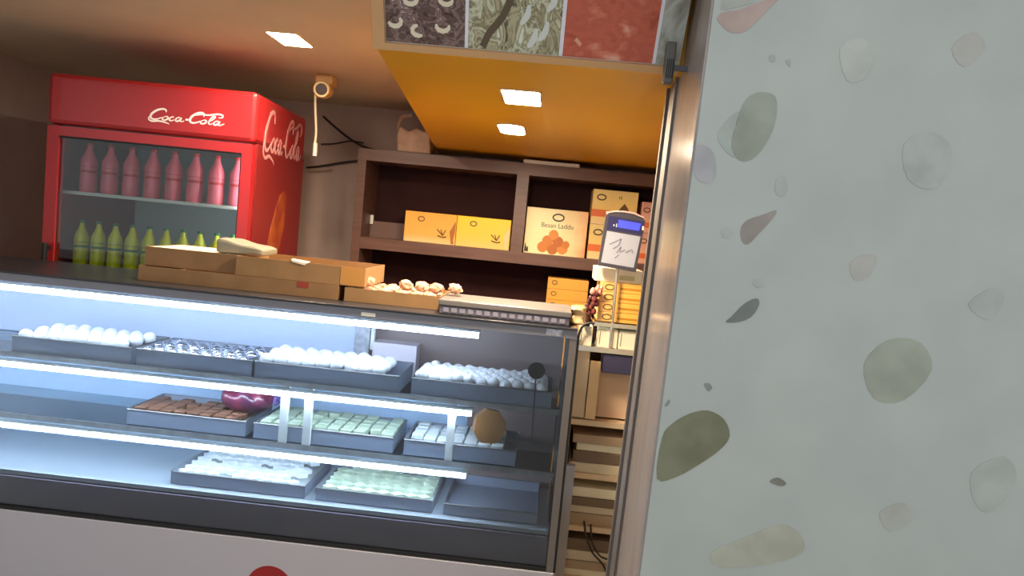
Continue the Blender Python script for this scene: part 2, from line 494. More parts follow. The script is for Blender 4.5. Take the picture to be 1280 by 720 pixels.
G_besan = gradient_mat('laddu_box_print', [(0, (255, 236, 176)), (0.45, (255, 244, 190)), (0.75, (255, 230, 170)), (1, (255, 176, 124))], 0, -0.185, 0.19, noise=0.4)
y0 = 4.345
b = carton('laddu_box', 'large pale yellow sweet box printed Besan Laddu on the shelf', -0.152, 0.198, y0, y0 + 0.22, 1.47, 1.732, G_besan)
bo = b.location
ring(MB(), 0.03, 1.685, 0.031, 0.019, 0.008, y0).build('logo_ring', M_inkd, b, bo)
MB().text('Besan Laddu', -0.062, 1.625, 0.18, 0.026, y0).build('lettering', M_inkd, b, bo)
lm = [mat('laddu_print_%d' % i, c, 0.5) for i, c in enumerate(((214, 130, 50), (196, 110, 44), (226, 146, 66)))]
for i, (lx, lz, lr) in enumerate(((-0.045, 1.512, 0.031), (0.012, 1.504, 0.031), (0.068, 1.51, 0.031), (-0.02, 1.549, 0.031), (0.04, 1.548, 0.031), (0.012, 1.586, 0.028), (0.085, 1.535, 0.022))):
    MB().prism([(lx + lr * math.cos(2 * PI * k / 16), y0, lz + lr * math.sin(2 * PI * k / 16)) for k in range(16)], (0, -0.0008 - 0.0002 * i, 0)).build('printed_laddu', lm[i % 3], b, bo)
MB().prism([(-0.148, y0, 1.478), (-0.125, y0, 1.478), (-0.128, y0, 1.51), (-0.136, y0, 1.50), (-0.146, y0, 1.53)], (0, -0.0008, 0)).build('printed_leaf', M_inkd, b, bo)

G_stack = gradient_mat('stacked_box_print', [(0, (255, 222, 164)), (0.4, (255, 216, 122)), (1, (255, 228, 150))], 2, 0.0, 0.2)
y0 = 4.36
for k, (z0, z1, lab) in enumerate(((1.47, 1.668, 'lower of two stacked yellow sweet boxes behind the display device'), (1.669, 1.868, 'upper of two stacked yellow sweet boxes with orange band'))):
    b = carton('sweet_box', lab, 0.212, 0.468, y0, y0 + 0.22, z0, z1, G_stack)
    bo = b.location
    ring(MB(), 0.262, z0 + 0.155, 0.024, 0.015, 0.007, y0).build('logo_ring', M_inkd, b, bo)
    MB().box(0.213, 0.405, y0 - 0.0008, y0, z0 + 0.045, z0 + 0.085).build('printed_band', M_ored, b, bo)
    MB().prism([(0.355 + x, y0, z0 + 0.075 + z) for x, z in ((0, 0), (0.075, 0), (0.06, 0.03), (0.04, 0.055), (0.02, 0.03))], (0, -0.0012, 0)).build('printed_sweet', M_ink, b, bo)
    MB().box(0.36, 0.366, y0 - 0.0008, y0, z0 + 0.155, z0 + 0.165).box(0.372, 0.376, y0 - 0.0008, y0, z0 + 0.15, z0 + 0.17).build('lettering', M_ink, b, bo)
G_pink = gradient_mat('pink_box_print', [(0, (250, 186, 156)), (0.4, (246, 190, 164)), (1, (232, 170, 156))], 2, 0.0, 0.18)
labs = ('bottom pinkish sweet box of the stack by the pillar', 'top pinkish sweet box of the stack by the pillar')
for k in range(2):
    z0 = 1.47 + k * 0.176
    b = carton('sweet_box', labs[k], 0.495, 0.76, 4.37, 4.58, z0, z0 + 0.175, G_pink)
    ring(MB(), 0.525, z0 + 0.13, 0.018, 0.012, 0.006, 4.37).build('logo_ring', M_ink, b, b.location)
    MB().box(0.496, 0.70, 4.3692, 4.37, z0 + 0.03, z0 + 0.06).build('printed_band', M_ored, b, b.location)
# flat boxes stacked in the lower bay: they stand on the lower shelf board
G_flat = gradient_mat('amber_box_print', [(0, (244, 172, 72)), (0.5, (250, 182, 70)), (1, (244, 176, 84))], 0, -0.12, 0.12)
for k in range(8):
    z0 = 0.831 + k * 0.064
    b = carton('flat_sweet_box', 'flat amber sweet box in the stack below the middle shelf, %s' % ('topmost one', 'second from top', 'third from top', 'fourth from top', 'fifth from top', 'sixth from top', 'seventh from top', 'lowest one')[7 - k], 0.005, 0.24, 4.36, 4.58, z0, z0 + 0.063, G_flat, 'amber boxes in the lower bay')
    ring(MB(), 0.045, z0 + 0.036, 0.014, 0.011, 0.005, 4.36).build('logo_ring', M_ink, b, b.location)

# things lying on top of the shelf
tag(MB().box(-0.198, 0.118, 4.305, 4.36, 1.971, 1.992, 0.003).build('light_batten', M_white, None, (-0.04, 4.33, 1.971)), 'thin white strip lying on top of the brown shelf', 'strip')
w = MB()
w.box(-0.925, -0.735, 4.31, 4.47, 1.971, 2.10, 0.012)
bmesh.ops.subdivide_edges(w.bm, edges=w.bm.edges[:], cuts=3, use_grid_fill=True)
for v in w.bm.verts:
    v.co += Vector((math.sin(v.co.z * 40 + v.co.y * 30), math.sin(v.co.x * 50), 0)) * 0.006
    if v.co.z > 2.05: v.co.x += (v.co.z - 2.05) * 0.25; v.co.z += 0.012 * math.sin(v.co.x * 60)
M_bag = mat('beige_wrapping', (206, 176, 152), 0.6, rgb2=(180, 150, 126), scale=14, bump=0.3)
w.smooth = True
t = thing('wrapped_parcel', 'crumpled beige wrapped parcel on top of the shelf', 'parcel', (-0.82, 4.39, 1.971))
w.build('bag', M_bag, t, (-0.82, 4.39, 1.971))
MB().tube(smooth_path([(-0.885, 4.36, 2.06), (-0.93, 4.36, 2.11), (-0.915, 4.36, 2.17), (-0.86, 4.36, 2.185)], 5), 0.012).build('strap', M_bag, t, (-0.82, 4.39, 1.971))

# ------------------------------------------------------------------ menu board over the opening
KB = 0.58   # lean: metres towards the street per metre of height
def bp(x, z, out=0.0):
    n = 1.0 / math.sqrt(1 + KB * KB)
    return (x, 1.88 - KB * (z - 2.01) - out * n, z - out * n * KB * 1.0)
def bpanel(mb, x0, x1, z0, z1, out, thick, fan=0.0):
    def q(x, z, o):
        return bp(x * (1 + 0.0 * z) + fan * 0, z, o)
    lo = [q(x0, z0, out), q(x1, z0, out), q(x1, z1, out), q(x0, z1, out)]
    hi = [q(x0, z0, out + thick), q(x1, z0, out + thick), q(x1, z1, out + thick), q(x0, z1, out + thick)]
    return mb.hexa(lo + hi)
MZ0, MZ1 = 2.012, 2.235
mo = (0, 1.88, 2.01)
mb_root = thing('menu_board', 'tilted illustrated menu board with four sweet photographs above opening', 'sign', mo)
M_mframe = mat('tan_frame', (206, 160, 112), 0.4)
bpanel(MB(), -0.474, 0.263, MZ0, MZ1, -0.008, 0.010).build('backing', M_white, mb_root, mo)
bpanel(MB(), -0.478, 0.263, MZ0 - 0.004, MZ0 + 0.011, 0.002, 0.010).build('frame_rail', M_mframe, mb_root, mo)
bpanel(MB(), -0.478, -0.448, MZ0 + 0.011, MZ1, 0.002, 0.010).build('frame_stile', M_mframe, mb_root, mo)
P1 = food_print('print_cashew_barfi', [(58, 44, 42), (112, 88, 84), (84, 64, 60), (150, 124, 120), (100, 78, 74), (196, 176, 176)], 110, 'noise', (1, 1, 1.3), 1.4)
P2 = food_print('print_pistachio_sweet', [(96, 82, 66), (190, 184, 152), (128, 120, 92), (214, 216, 190), (146, 140, 108), (226, 230, 214)], 42, 'noise', (1.7, 1, 0.9), 1.3)
P3 = food_print('print_red_halwa', [(176, 80, 60), (202, 104, 82), (192, 94, 74), (214, 122, 98), (232, 176, 156)], 40, 'noise', (1, 1, 1.6), 0.3)
P4 = food_print('print_grey_sweet', [(70, 72, 70), (150, 150, 140), (190, 196, 190), (110, 104, 90)], 24, 'noise', (1, 1, 1), 1.0)
xs = [-0.446, -0.254, -0.246, -0.026, -0.017, 0.198, 0.206, 0.262]
for k in (1, 3, 5):
    bpanel(MB(), xs[k], xs[k + 1], MZ0 + 0.013, MZ1, 0.002, 0.003).build('divider', mat('white_divider', (232, 232, 244), 0.4), mb_root, mo)
for i, pm in enumerate((P1, P2, P3, P4)):
    pp = bpanel(MB(), xs[2 * i], xs[2 * i + 1], MZ0 + 0.013, MZ1, 0.0022, 0.0016).build('picture_panel', pm, mb_root, mo)
    if i == 0:
        M_cash = mat('print_cashew', (232, 222, 200), 0.5)
        for cx, cz, a in ((-0.424, 2.068, 1.2), (-0.366, 2.052, -0.5), (-0.308, 2.066, 0.7), (-0.385, 2.115, 1.0), (-0.30, 2.12, 0.4), (-0.43, 2.15, 0.2), (-0.345, 2.17, 0.6)):
            pts = [(cx + 0.016 * math.cos(a + t), cz + 0.011 * math.sin(a + t)) for t in (2.2, 2.8, 3.4, 4.0, 4.6, 5.2, 5.8)]
            MB().ribbon(pts, [0.005, 0.009, 0.010, 0.010, 0.010, 0.009, 0.005], lambda u, v, d: bp(u, v, 0.0038 + d), 0.0006).build('printed_cashew', M_cash, pp, mo)
    if i == 1:
        M_slab = mat('print_slab', (206, 208, 176), 0.5, rgb2=(168, 172, 132), scale=60)
        M_gap = mat('print_gap', (96, 82, 66), 0.5)
        MB().ribbon(smooth_path([(-0.21, 2.03), (-0.195, 2.06), (-0.165, 2.095), (-0.14, 2.15)], 4), [0.016] * 13, lambda u, v, d: bp(u, v, 0.0038 + d), 0.0006).build('printed_gap', M_gap, pp, mo)
        for cx, cz in ((-0.09, 2.055), (-0.065, 2.07), (-0.11, 2.10), (-0.05, 2.13)):
            MB().ribbon(smooth_path([(cx - 0.012, cz - 0.018), (cx + 0.002, cz), (cx + 0.006, cz + 0.022)], 4), [0.006, .009, .012, .014, .015, .014, .012, .009, .006], lambda u, v, d: bp(u, v, 0.0038 + d), 0.0006).build('printed_flake', mat('print_flake', (216, 222, 218), 0.5), pp, mo)
    if i == 2:
        MB().ribbon(smooth_path([(0.01, 2.062), (0.017, 2.057), (0.024, 2.05)], 4), 0.008, lambda u, v, d: bp(u, v, 0.0038 + d), 0.0006).build('printed_nut', mat('print_nut', (226, 164, 140), 0.5), pp, mo)

# slotted metal bracket on the pillar by the board
t = thing('shutter_bracket', 'small slotted grey metal bracket fixed beside the menu board', 'bracket', (0.24, 1.83, 1.97))
bo = (0.24, 1.83, 1.97)
MB().box(0.221, 0.243, 1.80, 1.832, 1.968, 2.062, 0.003).build('body', mat('grey_bracket', (104, 102, 98), 0.5, 0.5), t, bo)
for k in range(4):
    MB().box(0.2245 + 0.0045 * k, 0.2265 + 0.0045 * k, 1.7985, 1.8005, 1.978, 2.022).build('slot', M_black, t, bo)
MB().box(0.243, px(2.0, -0.0055), 1.814, 1.82, 2.0, 2.012).build('mounting_arm', M_darksteel, t, bo)

# ------------------------------------------------------------------ ceiling lights
def panel_light(label, pts, z, rim=0.012):
    c = sum((Vector((x, y, 0)) for x, y in pts), Vector()) / len(pts)
    org = (c.x, c.y, z - 0.012)
    t = thing('ceiling_light', label, 'light', org)
    out = [(c.x + (x - c.x) * (1 + rim / max(abs(x - c.x), 0.03) * 0.6), c.y + (y - c.y) * (1 + rim / max(abs(y - c.y), 0.05) * 0.6)) for x, y in pts]
    rm = MB(); n = len(pts)
    for i in range(n):
        a, b_, c_, d_ = pts[i], pts[(i + 1) % n], out[(i + 1) % n], out[i]
        rm.hexa([(q[0], q[1], z - 0.004) for q in (a, b_, c_, d_)] + [(q[0], q[1], z) for q in (a, b_, c_, d_)])
    rm.build('rim', mat('lamp_rim', (225, 190, 140), 0.5), t, org)
    MB().prism([(x, y, z) for x, y in pts], (0, 0, -0.0015)).build('diffuser', M_lamp, t, org)
    return t
def rrect(cx, cy, w, d, r, n=4):
    pts = []
    for sx, sy, a0 in ((1, 1, 0), (-1, 1, PI / 2), (-1, -1, PI), (1, -1, 1.5 * PI)):
        for k in range(n + 1):
            a = a0 + k * PI / 2 / n
            pts.append((cx + sx * (w / 2 - r) + r * math.cos(a), cy + sy * (d / 2 - r) + r * math.sin(a)))
    return pts
panel_light('square warm light panel set in the tan ceiling', rrect(-1.09, 2.98, 0.115, 0.205, 0.008), CZ)
panel_light('rectangular warm light panel in the yellow ceiling, nearer one', rrect(-0.135, 2.415, 0.115, 0.245, 0.012), 2.01)
panel_light('rounded small warm light further back in the yellow ceiling', rrect(-0.208, 3.20, 0.105, 0.30, 0.05), 2.01)

# ------------------------------------------------------------------ security camera, its cable and wall cables
M_cam = mat('yellowed_plastic', (214, 178, 122), 0.45)
t = thing('security_camera', 'small cream security camera hanging from the tan ceiling', 'camera', (-1.17, 3.70, CZ))
o = (-1.17, 3.70, CZ)
MB().box(-1.205, -1.12, 3.66, 3.75, CZ - 0.05, CZ, 0.012).build('mount', M_cam, t, o)
MB().tube([(-1.16, 3.72, CZ - 0.07), (-1.155, 3.66, CZ - 0.078), (-1.148, 3.60, CZ - 0.085), (-1.146, 3.585, CZ - 0.086)], [0.034, 0.042, 0.042, 0.036], 18).build('body', M_cam, t, o)
MB().tube([(-1.1462, 3.588, CZ - 0.0858), (-1.145, 3.578, CZ - 0.087)], [0.029, 0.026], 16).build('lens', mat('dark_lens', (60, 38, 24), 0.2), t, o)
t = thing('camera_cable', 'white cable hanging from the security camera with connector', 'cable', (-1.2, 3.72, 1.9))
o = (-1.2, 3.72, 1.9)
MB().tube(smooth_path([(-1.213, 3.74, CZ - 0.03), (-1.222, 3.74, 2.15), (-1.214, 3.74, 2.06), (-1.205, 3.74, 1.98), (-1.208, 3.74, 1.90)], 5), 0.006).build('wire', M_offw, t, o)
MB().tube([(-1.205, 3.74, 1.925), (-1.203, 3.74, 1.89), (-1.204, 3.74, 1.862)], 0.011, 10).build('connector', M_white, t, o)
M_wire = mat('dark_cable', (52, 36, 30), 0.5)
def wpt(x, z): return (x, 4.645, z)
tag(MB().tube(smooth_path([wpt(-1.46, 2.17), wpt(-1.38, 2.11), wpt(-1.25, 2.03), wpt(-1.13, 1.995), wpt(-0.98, 1.99)], 5), 0.007).build('wall_cable', M_wire, None, (-1.2, 4.645, 2.05)), 'dark cable sagging down the back wall to the shelf top', 'cable')
tag(MB().tube(smooth_path([wpt(-1.46, 2.0), wpt(-1.38, 2.01), wpt(-1.28, 2.035), wpt(-1.2, 2.03)], 5), 0.005).build('wall_cable', M_wire, None, (-1.3, 4.645, 2.01)), 'short thin dark cable crossing the wall above the connector', 'cable')
tag(MB().tube(smooth_path([wpt(-1.54, 1.85), wpt(-1.44, 1.87), wpt(-1.3, 1.905), wpt(-1.2, 1.925)], 5), 0.007).build('wall_cable', M_wire, None, (-1.35, 4.645, 1.88)), 'dark cable rising along the wall below the connector', 'cable')
tag(MB().tube(smooth_path([wpt(-1.53, 1.828), wpt(-1.46, 1.835), wpt(-1.38, 1.85)], 5), 0.006).build('wall_cable', mat('tan_cable', (170, 140, 110), 0.5), None, (-1.45, 4.645, 1.83)), 'short tan cable end beside the red cooler', 'cable')

# ------------------------------------------------------------------ red drinks cooler
FR = (-1.293, 3.2, 0.0)
fr = thing('drinks_cooler', 'tall red glass door drinks cooler with white script lettering', 'cooler', FR, math.radians(3.2))
FW, FD, FH = 0.88, 0.78, 2.068
M_redshade = mat('cooler_shaded_red', (126, 32, 33), 0.36)  # darker copy of the cooler red, the side's shade put into the colour
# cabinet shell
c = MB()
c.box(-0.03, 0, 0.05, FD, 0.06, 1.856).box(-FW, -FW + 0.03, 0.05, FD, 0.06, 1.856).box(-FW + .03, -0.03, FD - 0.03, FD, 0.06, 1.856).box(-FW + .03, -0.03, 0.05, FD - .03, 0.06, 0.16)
c.build('cabinet', M_redshade, fr)
MB().box(-FW, 0, 0.0, FD, 1.856, FH, 0.018).build('header', M_red, fr)
MB().box(-FW + .03, -.03, 0.06, FD - .03, 1.82, 1.855).build('inner_ceiling', M_white, fr)
MB().box(-FW + .031, -.031, FD - 0.04, FD - 0.031, 0.16, 1.82).build('inner_liner', mat('cooler_liner', (205, 215, 218), 0.4), fr)
door = MB()
DX0, DX1, DZ0, DZ1 = -FW + 0.005, -0.005, 0.12, 1.848
door.box(DX0, DX0 + 0.05, 0.0, 0.045, DZ0, DZ1).box(DX1 - 0.045, DX1, 0.0, 0.045, DZ0, DZ1).box(DX0 + .05, DX1 - 0.045, 0.0, 0.045, DZ0, DZ0 + 0.08).box(DX0 + .05, DX1 - .045, 0.0, 0.045, DZ1 - 0.04, DZ1)
door = door.build('door_frame', M_red, fr)
g = MB().box(DX0 + 0.05, DX1 - 0.045, 0.012, 0.016, DZ0 + 0.08, DZ1 - 0.04).build('pane', M_fglass, door)
gs = MB().box(DX0 + 0.05, DX1 - 0.045, 0.002, 0.012, DZ1 - 0.047, DZ1 - 0.04).box(DX1 - 0.05, DX1 - .045, 0.002, 0.012, DZ0 + .08, DZ1 - .047).build('gasket', M_black, door)
MB().tube([(DX0 + 0.03, -0.03, 1.0), (DX0 + 0.03, -0.03, 1.35)], 0.011).box(DX0 + .022, DX0 + .038, -0.03, 0.0, 1.01, 1.03).box(DX0 + .022, DX0 + .038, -0.03, 0.0, 1.32, 1.34).build('handle', M_black, door)
MB().box(-0.052, -0.034, 0.055, 0.075, 0.3, 1.80).build('light_strip', mat('cooler_lamp', (220, 235, 240), 0.5, emit=14.0), fr)
SHZ = [0.45, 0.82, 1.17, 1.47, 1.60]
for z in (0.30, 0.62, 0.94, 1.24, 1.565):
    MB().box(-FW + .035, -0.056, 0.075, FD - 0.06, z, z + 0.014).build('wire_shelf', M_white, fr)
# script lettering and mottled orange streak on the side
def side(u, v, d): return (d, u, v)
def script_logo(fn, x0, z0, w, h, mtl, parent, name='lettering', slant=0.12, ww=0.045):
    """flowing script lettering drawn as pen strokes in a 1 x 0.36 box"""
    S = []
    S.append(([(0.215, 0.265), (0.205, 0.325), (0.16, 0.345), (0.095, 0.30), (0.045, 0.20), (0.04, 0.10), (0.085, 0.055), (0.14, 0.075), (0.185, 0.125)], 1.0))
    S.append(([(0.035, 0.15), (0.02, 0.06), (0.07, 0.0), (0.16, 0.02), (0.25, -0.005), (0.30, -0.035)], 0.75))
    S.append(([(0.225, 0.155), (0.195, 0.115), (0.20, 0.065), (0.235, 0.06), (0.262, 0.105), (0.25, 0.155), (0.222, 0.155), (0.27, 0.14)], 0.7))
    S.append(([(0.335, 0.145), (0.315, 0.165), (0.285, 0.12), (0.29, 0.065), (0.32, 0.06), (0.35, 0.095)], 0.7))
    S.append(([(0.425, 0.15), (0.395, 0.165), (0.365, 0.12), (0.37, 0.065), (0.40, 0.065), (0.43, 0.15), (0.425, 0.075), (0.45, 0.06), (0.475, 0.09)], 0.7))
    S.append(([(0.485, 0.12), (0.525, 0.13)], 0.9))
    S.append(([(0.70, 0.245), (0.70, 0.31), (0.66, 0.345), (0.60, 0.31), (0.55, 0.21), (0.545, 0.105), (0.585, 0.055), (0.635, 0.075), (0.675, 0.12)], 1.0))
    S.append(([(0.60, 0.26), (0.66, 0.295), (0.76, 0.30), (0.86, 0.345), (0.93, 0.33), (0.935, 0.27), (0.89, 0.25)], 0.7))
    S.append(([(0.715, 0.155), (0.685, 0.115), (0.69, 0.065), (0.725, 0.06), (0.752, 0.105), (0.74, 0.155), (0.712, 0.155), (0.76, 0.145)], 0.7))
    S.append(([(0.775, 0.11), (0.83, 0.20), (0.845, 0.27), (0.82, 0.275), (0.795, 0.19), (0.785, 0.09), (0.81, 0.06), (0.84, 0.09)], 0.7))
    S.append(([(0.915, 0.15), (0.885, 0.165), (0.855, 0.12), (0.86, 0.065), (0.89, 0.065), (0.92, 0.15), (0.915, 0.075), (0.94, 0.06), (0.985, 0.11)], 0.7))
    mbb = MB()
    for pts, k in S:
        sp = smooth_path(pts, 6)
        n = len(sp)
        wd = [ww * h * k * (0.45 + 0.75 * math.sin(PI * i / (n - 1))) * 2.2 for i in range(n)]
        mbb.ribbon([(x0 + (u + slant * (v - 0.15)) * w, z0 + v / 0.36 * h) for u, v in sp], wd, fn, 0.0012)
    return mbb.build(name, mtl, parent)
M_script = mat('shaded_white_script', (200, 140, 138), 0.4)  # white lettering dimmed in its colour to carry the side's shade
script_logo(side, 0.115, 1.806, 0.615, 0.222, M_script, fr, ww=0.034)
script_logo(lambda u, v, d: (u, -d, v), -0.455, 1.905, 0.33, 0.057, mat('white_script', (250, 240, 236), 0.4), fr, ww=0.06)
MB().ribbon(smooth_path([(0.30, 1.20), (0.33, 1.36), (0.40, 1.48), (0.46, 1.60), (0.50, 1.66)], 6), [0.03 + 0.15 * math.sin(PI * min(1, (i + 1) / 26)) for i in range(25)], side, 0.0009).build('orange_streak', mat('mottled_orange', (170, 84, 30), 0.45, rgb2=(132, 34, 28), scale=11), fr)
# bottles in the cooler, each one a thing on its shelf
def bottle_mesh(h, r):
    return [(r * 0.9, 0), (r, 0.006), (r, h * 0.28), (r * 0.92, h * 0.4), (r, h * 0.52), (r * 0.95, h * 0.66), (r * 0.5, h * 0.82), (r * 0.34, h * 0.9), (r * 0.34, h * 0.94)]
Mfr = Matrix.Translation(Vector(FR)) @ Matrix.Rotation(math.radians(3.2), 4, 'Z')
def make_bottle(h, r, m_body, m_cap, m_lab, label, group):
    t = thing('drink_bottle', label, 'bottle', (0, 0, 0), 0, group)
    MB().lathe(bottle_mesh(h, r), 0, 0, 14).build('body', m_body, t)
    MB().lathe([(r * 0.40, h * 0.94), (r * 0.40, h)], 0, 0, 12).build('cap', m_cap, t)
    MB().lathe([(r * 1.01, h * 0.40), (r * 0.94, h * 0.46), (r * 1.01, h * 0.53)], 0, 0, 14, caps=False).build('wrapper', m_lab, t)
    return t
Mpk = mat('pink_drink', (240, 110, 124), 0.2); Mrd = mat('red_cap', (200, 30, 34), 0.4)
Myg = mat('lime_drink', (222, 214, 40), 0.2); Mgr = mat('green_cap', (40, 110, 50), 0.4); Mor = mat('orange_drink', (240, 140, 30), 0.2)
protos = [make_bottle(0.215, 0.036, Mpk, Mrd, Mrd, 'pink drink bottle with red cap on upper shelf of red cooler', 'pink bottles in the cooler'),
          make_bottle(0.20, 0.031, Myg, Mgr, Mgr, 'lime yellow drink bottle on the lower visible shelf of cooler', 'lime bottles in the cooler')]
for p, z, n, st in ((protos[0], 1.579, 8, 0.094), (protos[1], 1.254, 10, 0.075)):
    for k in range(n):
        lx = -0.105 - k * st
        loc = Mfr @ Vector((lx, 0.13, z))
        if k == 0: p.location = loc
        else: dup(p, loc)

# ------------------------------------------------------------------ glass sweet counter
CX0, CX1, CY0, CY1, CT = -2.75, 0.122, 2.6, 3.09, 1.28
co = (-1.2, 2.6, 0)
cn = thing('sweet_counter', 'long glass fronted sweet display counter with white base', 'counter', co)
M_band = mat('counter_band', (124, 124, 134), 0.4)
M_frame = mat('counter_post', (120, 112, 108), 0.4, 0.4)
M_base = mat('white_laminate', (182, 178, 186), 0.3)
MB().box(CX0, CX1, CY0 - 0.012, CY1, CT - 0.008, CT, 0.003).build('top', mat('counter_top_dark', (40, 40, 46), 0.3), cn, co)
MB().box(CX0, CX1, CY0 - 0.004, CY0 + 0.03, 1.243, CT - 0.008).build('top_rail', M_band, cn, co)
MB().box(CX0, CX1, CY1 - 0.03, CY1, 1.243, CT - 0.008).build('top_rail', M_band, cn, co)
MB().box(CX1 - 0.024, CX1, CY0 - 0.002, CY0 + 0.028, 0.41, 1.243).build('corner_post', M_frame, cn, co)
MB().box(CX1 - 0.024, CX1, CY1 - 0.03, CY1, 0.41, 1.243).build('corner_post', M_frame, cn, co)
MB().box(CX1 + 0.001, CX1 + 0.009, CY0, CY0 + 0.012, 0.41, 1.243).build('edge_gasket', M_black, cn, co)
MB().box(CX0, CX1 - 0.024, CY0 + 0.002, CY0 + 0.008, 0.425, 1.243).build('front_pane', M_glass, cn, co)
MB().box(CX1 - 0.014, CX1 - 0.008, CY0 + 0.03, CY1 - 0.03, 0.425, 1.243).build('side_pane', M_glass, cn, co)
MB().box(CX0, CX1 - 0.024, CY0 - 0.003, CY0 + 0.012, 0.412, 0.425).build('bottom_channel', M_black, cn, co)
MB().box(CX0, CX1 + 0.004, CY0 - 0.006, CY1, 0.0, 0.41, 0.003).build('base', M_base, cn, co)
MB().prism([(-0.883 + 0.085 * math.cos(2 * PI * k / 40), CY0 - 0.006, 0.232 + 0.085 * math.sin(2 * PI * k / 40)) for k in range(40)], (0, -0.001, 0)).build('red_round_logo', mat('logo_red', (150, 20, 28), 0.4), cn, co)
M_shelfg = glass_mat('shelf_glass', (190, 205, 210), 1.0)
for z, y1 in ((0.963, 2.96), (0.735, 3.0)):
    MB().box(CX0 + .01, CX1 - 0.03, CY0 + 0.062, 3.058, z, z + 0.008).build('glass_shelf', M_shelfg, cn, co)
    MB().box(CX0 + .01, CX1 - 0.03, CY0 + 0.052, CY0 + 0.0625, z - 0.004, z + 0.014).build('shelf_edge', M_steel, cn, co)
MB().box(CX0 + .01, CX1 - 0.03, CY0 + 0.02, CY1 - .03, 0.535, 0.55).build('lower_deck', mat('lower_deck_steel', (150, 154, 158), 0.4, 0.2), cn, co)
MB().box(CX0 + .01, CX1 - 0.03, CY0 + 0.012, CY0 + 0.02, 0.425, 0.53).build('kick_panel', mat('dark_kick', (122, 112, 124), 0.35), cn, co)
MB().box(CX0 + .01, CX1 - 0.03, CY0 + 0.02, CY1 - .03, 0.411, 0.418).build('inner_floor', mat('dark_inner_floor', (80, 72, 74), 0.4), cn, co)
for z in (1.212, 0.930, 0.702):
    tb = MB().tube([(-2.70, CY0 + 0.062, z), (-0.222, CY0 + 0.062, z)], 0.0105, 10).build('light_tube', M_tube, cn, co)
    MB().box(-2.71, -0.215, CY0 + 0.05, CY0 + 0.074, z + 0.0115, z + 0.019).build('tube_batten', M_white, tb, co)
# back panels of the counter (left sections closed, right one slid open)
M_backp = mat('white_back_panel', (205, 212, 232), 0.45)
MB().box(CX0 + .01, -0.745, 3.06, 3.07, 0.975, 1.24).build('back_panel', M_backp, cn, co)
MB().box(CX0 + .01, -0.27, 3.072, 3.082, 0.43, 0.972).build('back_panel', mat('blue_white_back_panel', (176, 196, 220), 0.4), cn, co)
MB().box(-0.752, -0.69, 3.015, 3.055, 0.972, 1.24).build('back_post', mat('mottled_post', (190, 188, 194), 0.5, rgb2=(150, 148, 156), scale=50), cn, co)
MB().box(-0.683, -0.666, 3.0, 3.018, 1.06, 1.20, 0.003).build('door_pull', M_white, cn, co)
for x in (-0.918, -0.830, -0.305):
    MB().box(x, x + 0.028, 2.674, 2.692, 0.7435, 0.962).build('shelf_support', M_white, cn, co)
M_slide = mat('smoky_sliding_panel', (146, 124, 120), 0.4)
MB().box(-0.688, CX1 - 0.03, 3.072, 3.08, 0.975, 1.24).build('sliding_panel', M_slide, cn, co)
MB().box(-0.268, CX1 - 0.03, 3.072, 3.08, 0.43, 0.972).build('sliding_panel', M_slide, cn, co)
MB().box(0.015, 0.07, CY0 - 0.006, CY0 - 0.0045, 1.247, 1.27).build('maker_plate', mat('shiny_plate', (190, 188, 196), 0.25, 0.6, rgb2=(120, 118, 126), scale=80), cn, co)
MB().box(-0.63, -0.58, CY0 - 0.006, CY0 - 0.0045, 1.249, 1.262).build('sticker', M_white, cn, co)

# trays of sweets
def tray(label, x0, x1, y0, y1, z0, h, mtl=None, group=None):
    org = ((x0 + x1) / 2, y0, z0)
    t = thing('sweet_tray', label, 'tray', org, 0, group)
    mtl = mtl or M_tray
    MB().box(x0, x1, y0, y1, z0, z0 + 0.003).build('base', mtl, t, org)
    for q in ((x0, x1, y0, y0 + 0.003), (x0, x1, y1 - 0.003, y1), (x0, x0 + 0.003, y0 + .003, y1 - .003), (x1 - 0.003, x1, y0 + .003, y1 - .003)):
        MB().box(q[0], q[1], q[2], q[3], z0 + .003, z0 + h).build('side', mtl, t, org)
    MB().tube([(x0, y0, z0 + h), (x1, y0, z0 + h), (x1, y1, z0 + h), (x0, y1, z0 + h), (x0, y0, z0 + h)], 0.003, 6).build('rim', M_steel, t, org)
    return t
TY0, TY1 = 2.668, 2.945
Z1 = 0.9715
tray('grey tray heaped with white round sweets, left of the tray gap', -1.02, -0.492, TY0, TY1, Z1, 0.063)
tray('grey tray heaped with white round sweets, right of the tray gap', -0.446, 0.058, TY0, TY1, Z1, 0.063)
tray('grey tray of foil wrapped sweets on the upper glass shelf', -1.46, -1.03, TY0, TY1, Z1, 0.063)
tray('grey tray of white sweets at the far left of upper shelf', -1.93, -1.48, TY0, TY1, Z1, 0.063)
ROWS = ['front row', 'second row', 'third row', 'fourth row', 'fifth row', 'back row']
def heap(x0, x1, name, label, group, mtl, r, jz, zc, dx=None):
    dx = dx or 2 * r * 1.02
    nx = int((x1 - x0 - 0.008) / dx); ny = int((TY1 - TY0 - 0.012) / (2 * r * 0.95))
    first = None
    for j in range(ny):
        for i in range(nx - (j % 2)):
            x = x0 + 0.006 + r + i * dx + (j % 2) * dx * 0.5
            y = TY0 + 0.005 + r + j * 2 * r * 0.95
            z = zc + random.uniform(-jz, jz) + 0.004 * math.sin(PI * (j + 0.5) / ny)
            if first is None:
                first = tag(MB().ball((0, 0, 0), r, 3, 0.04, (1, 1, 0.93)).build(name, mtl), label, 'sweet', group)
                o = first
            else:
                o = first.copy(); COL.objects.link(o)
            o['label'] = label + ', ' + (ROWS[j] if j < ny - 1 else 'back row')
            o.location = (x, y, z); o.rotation_euler = (random.uniform(-.3, .3), random.uniform(-.3, .3), random.uniform(0, 6))
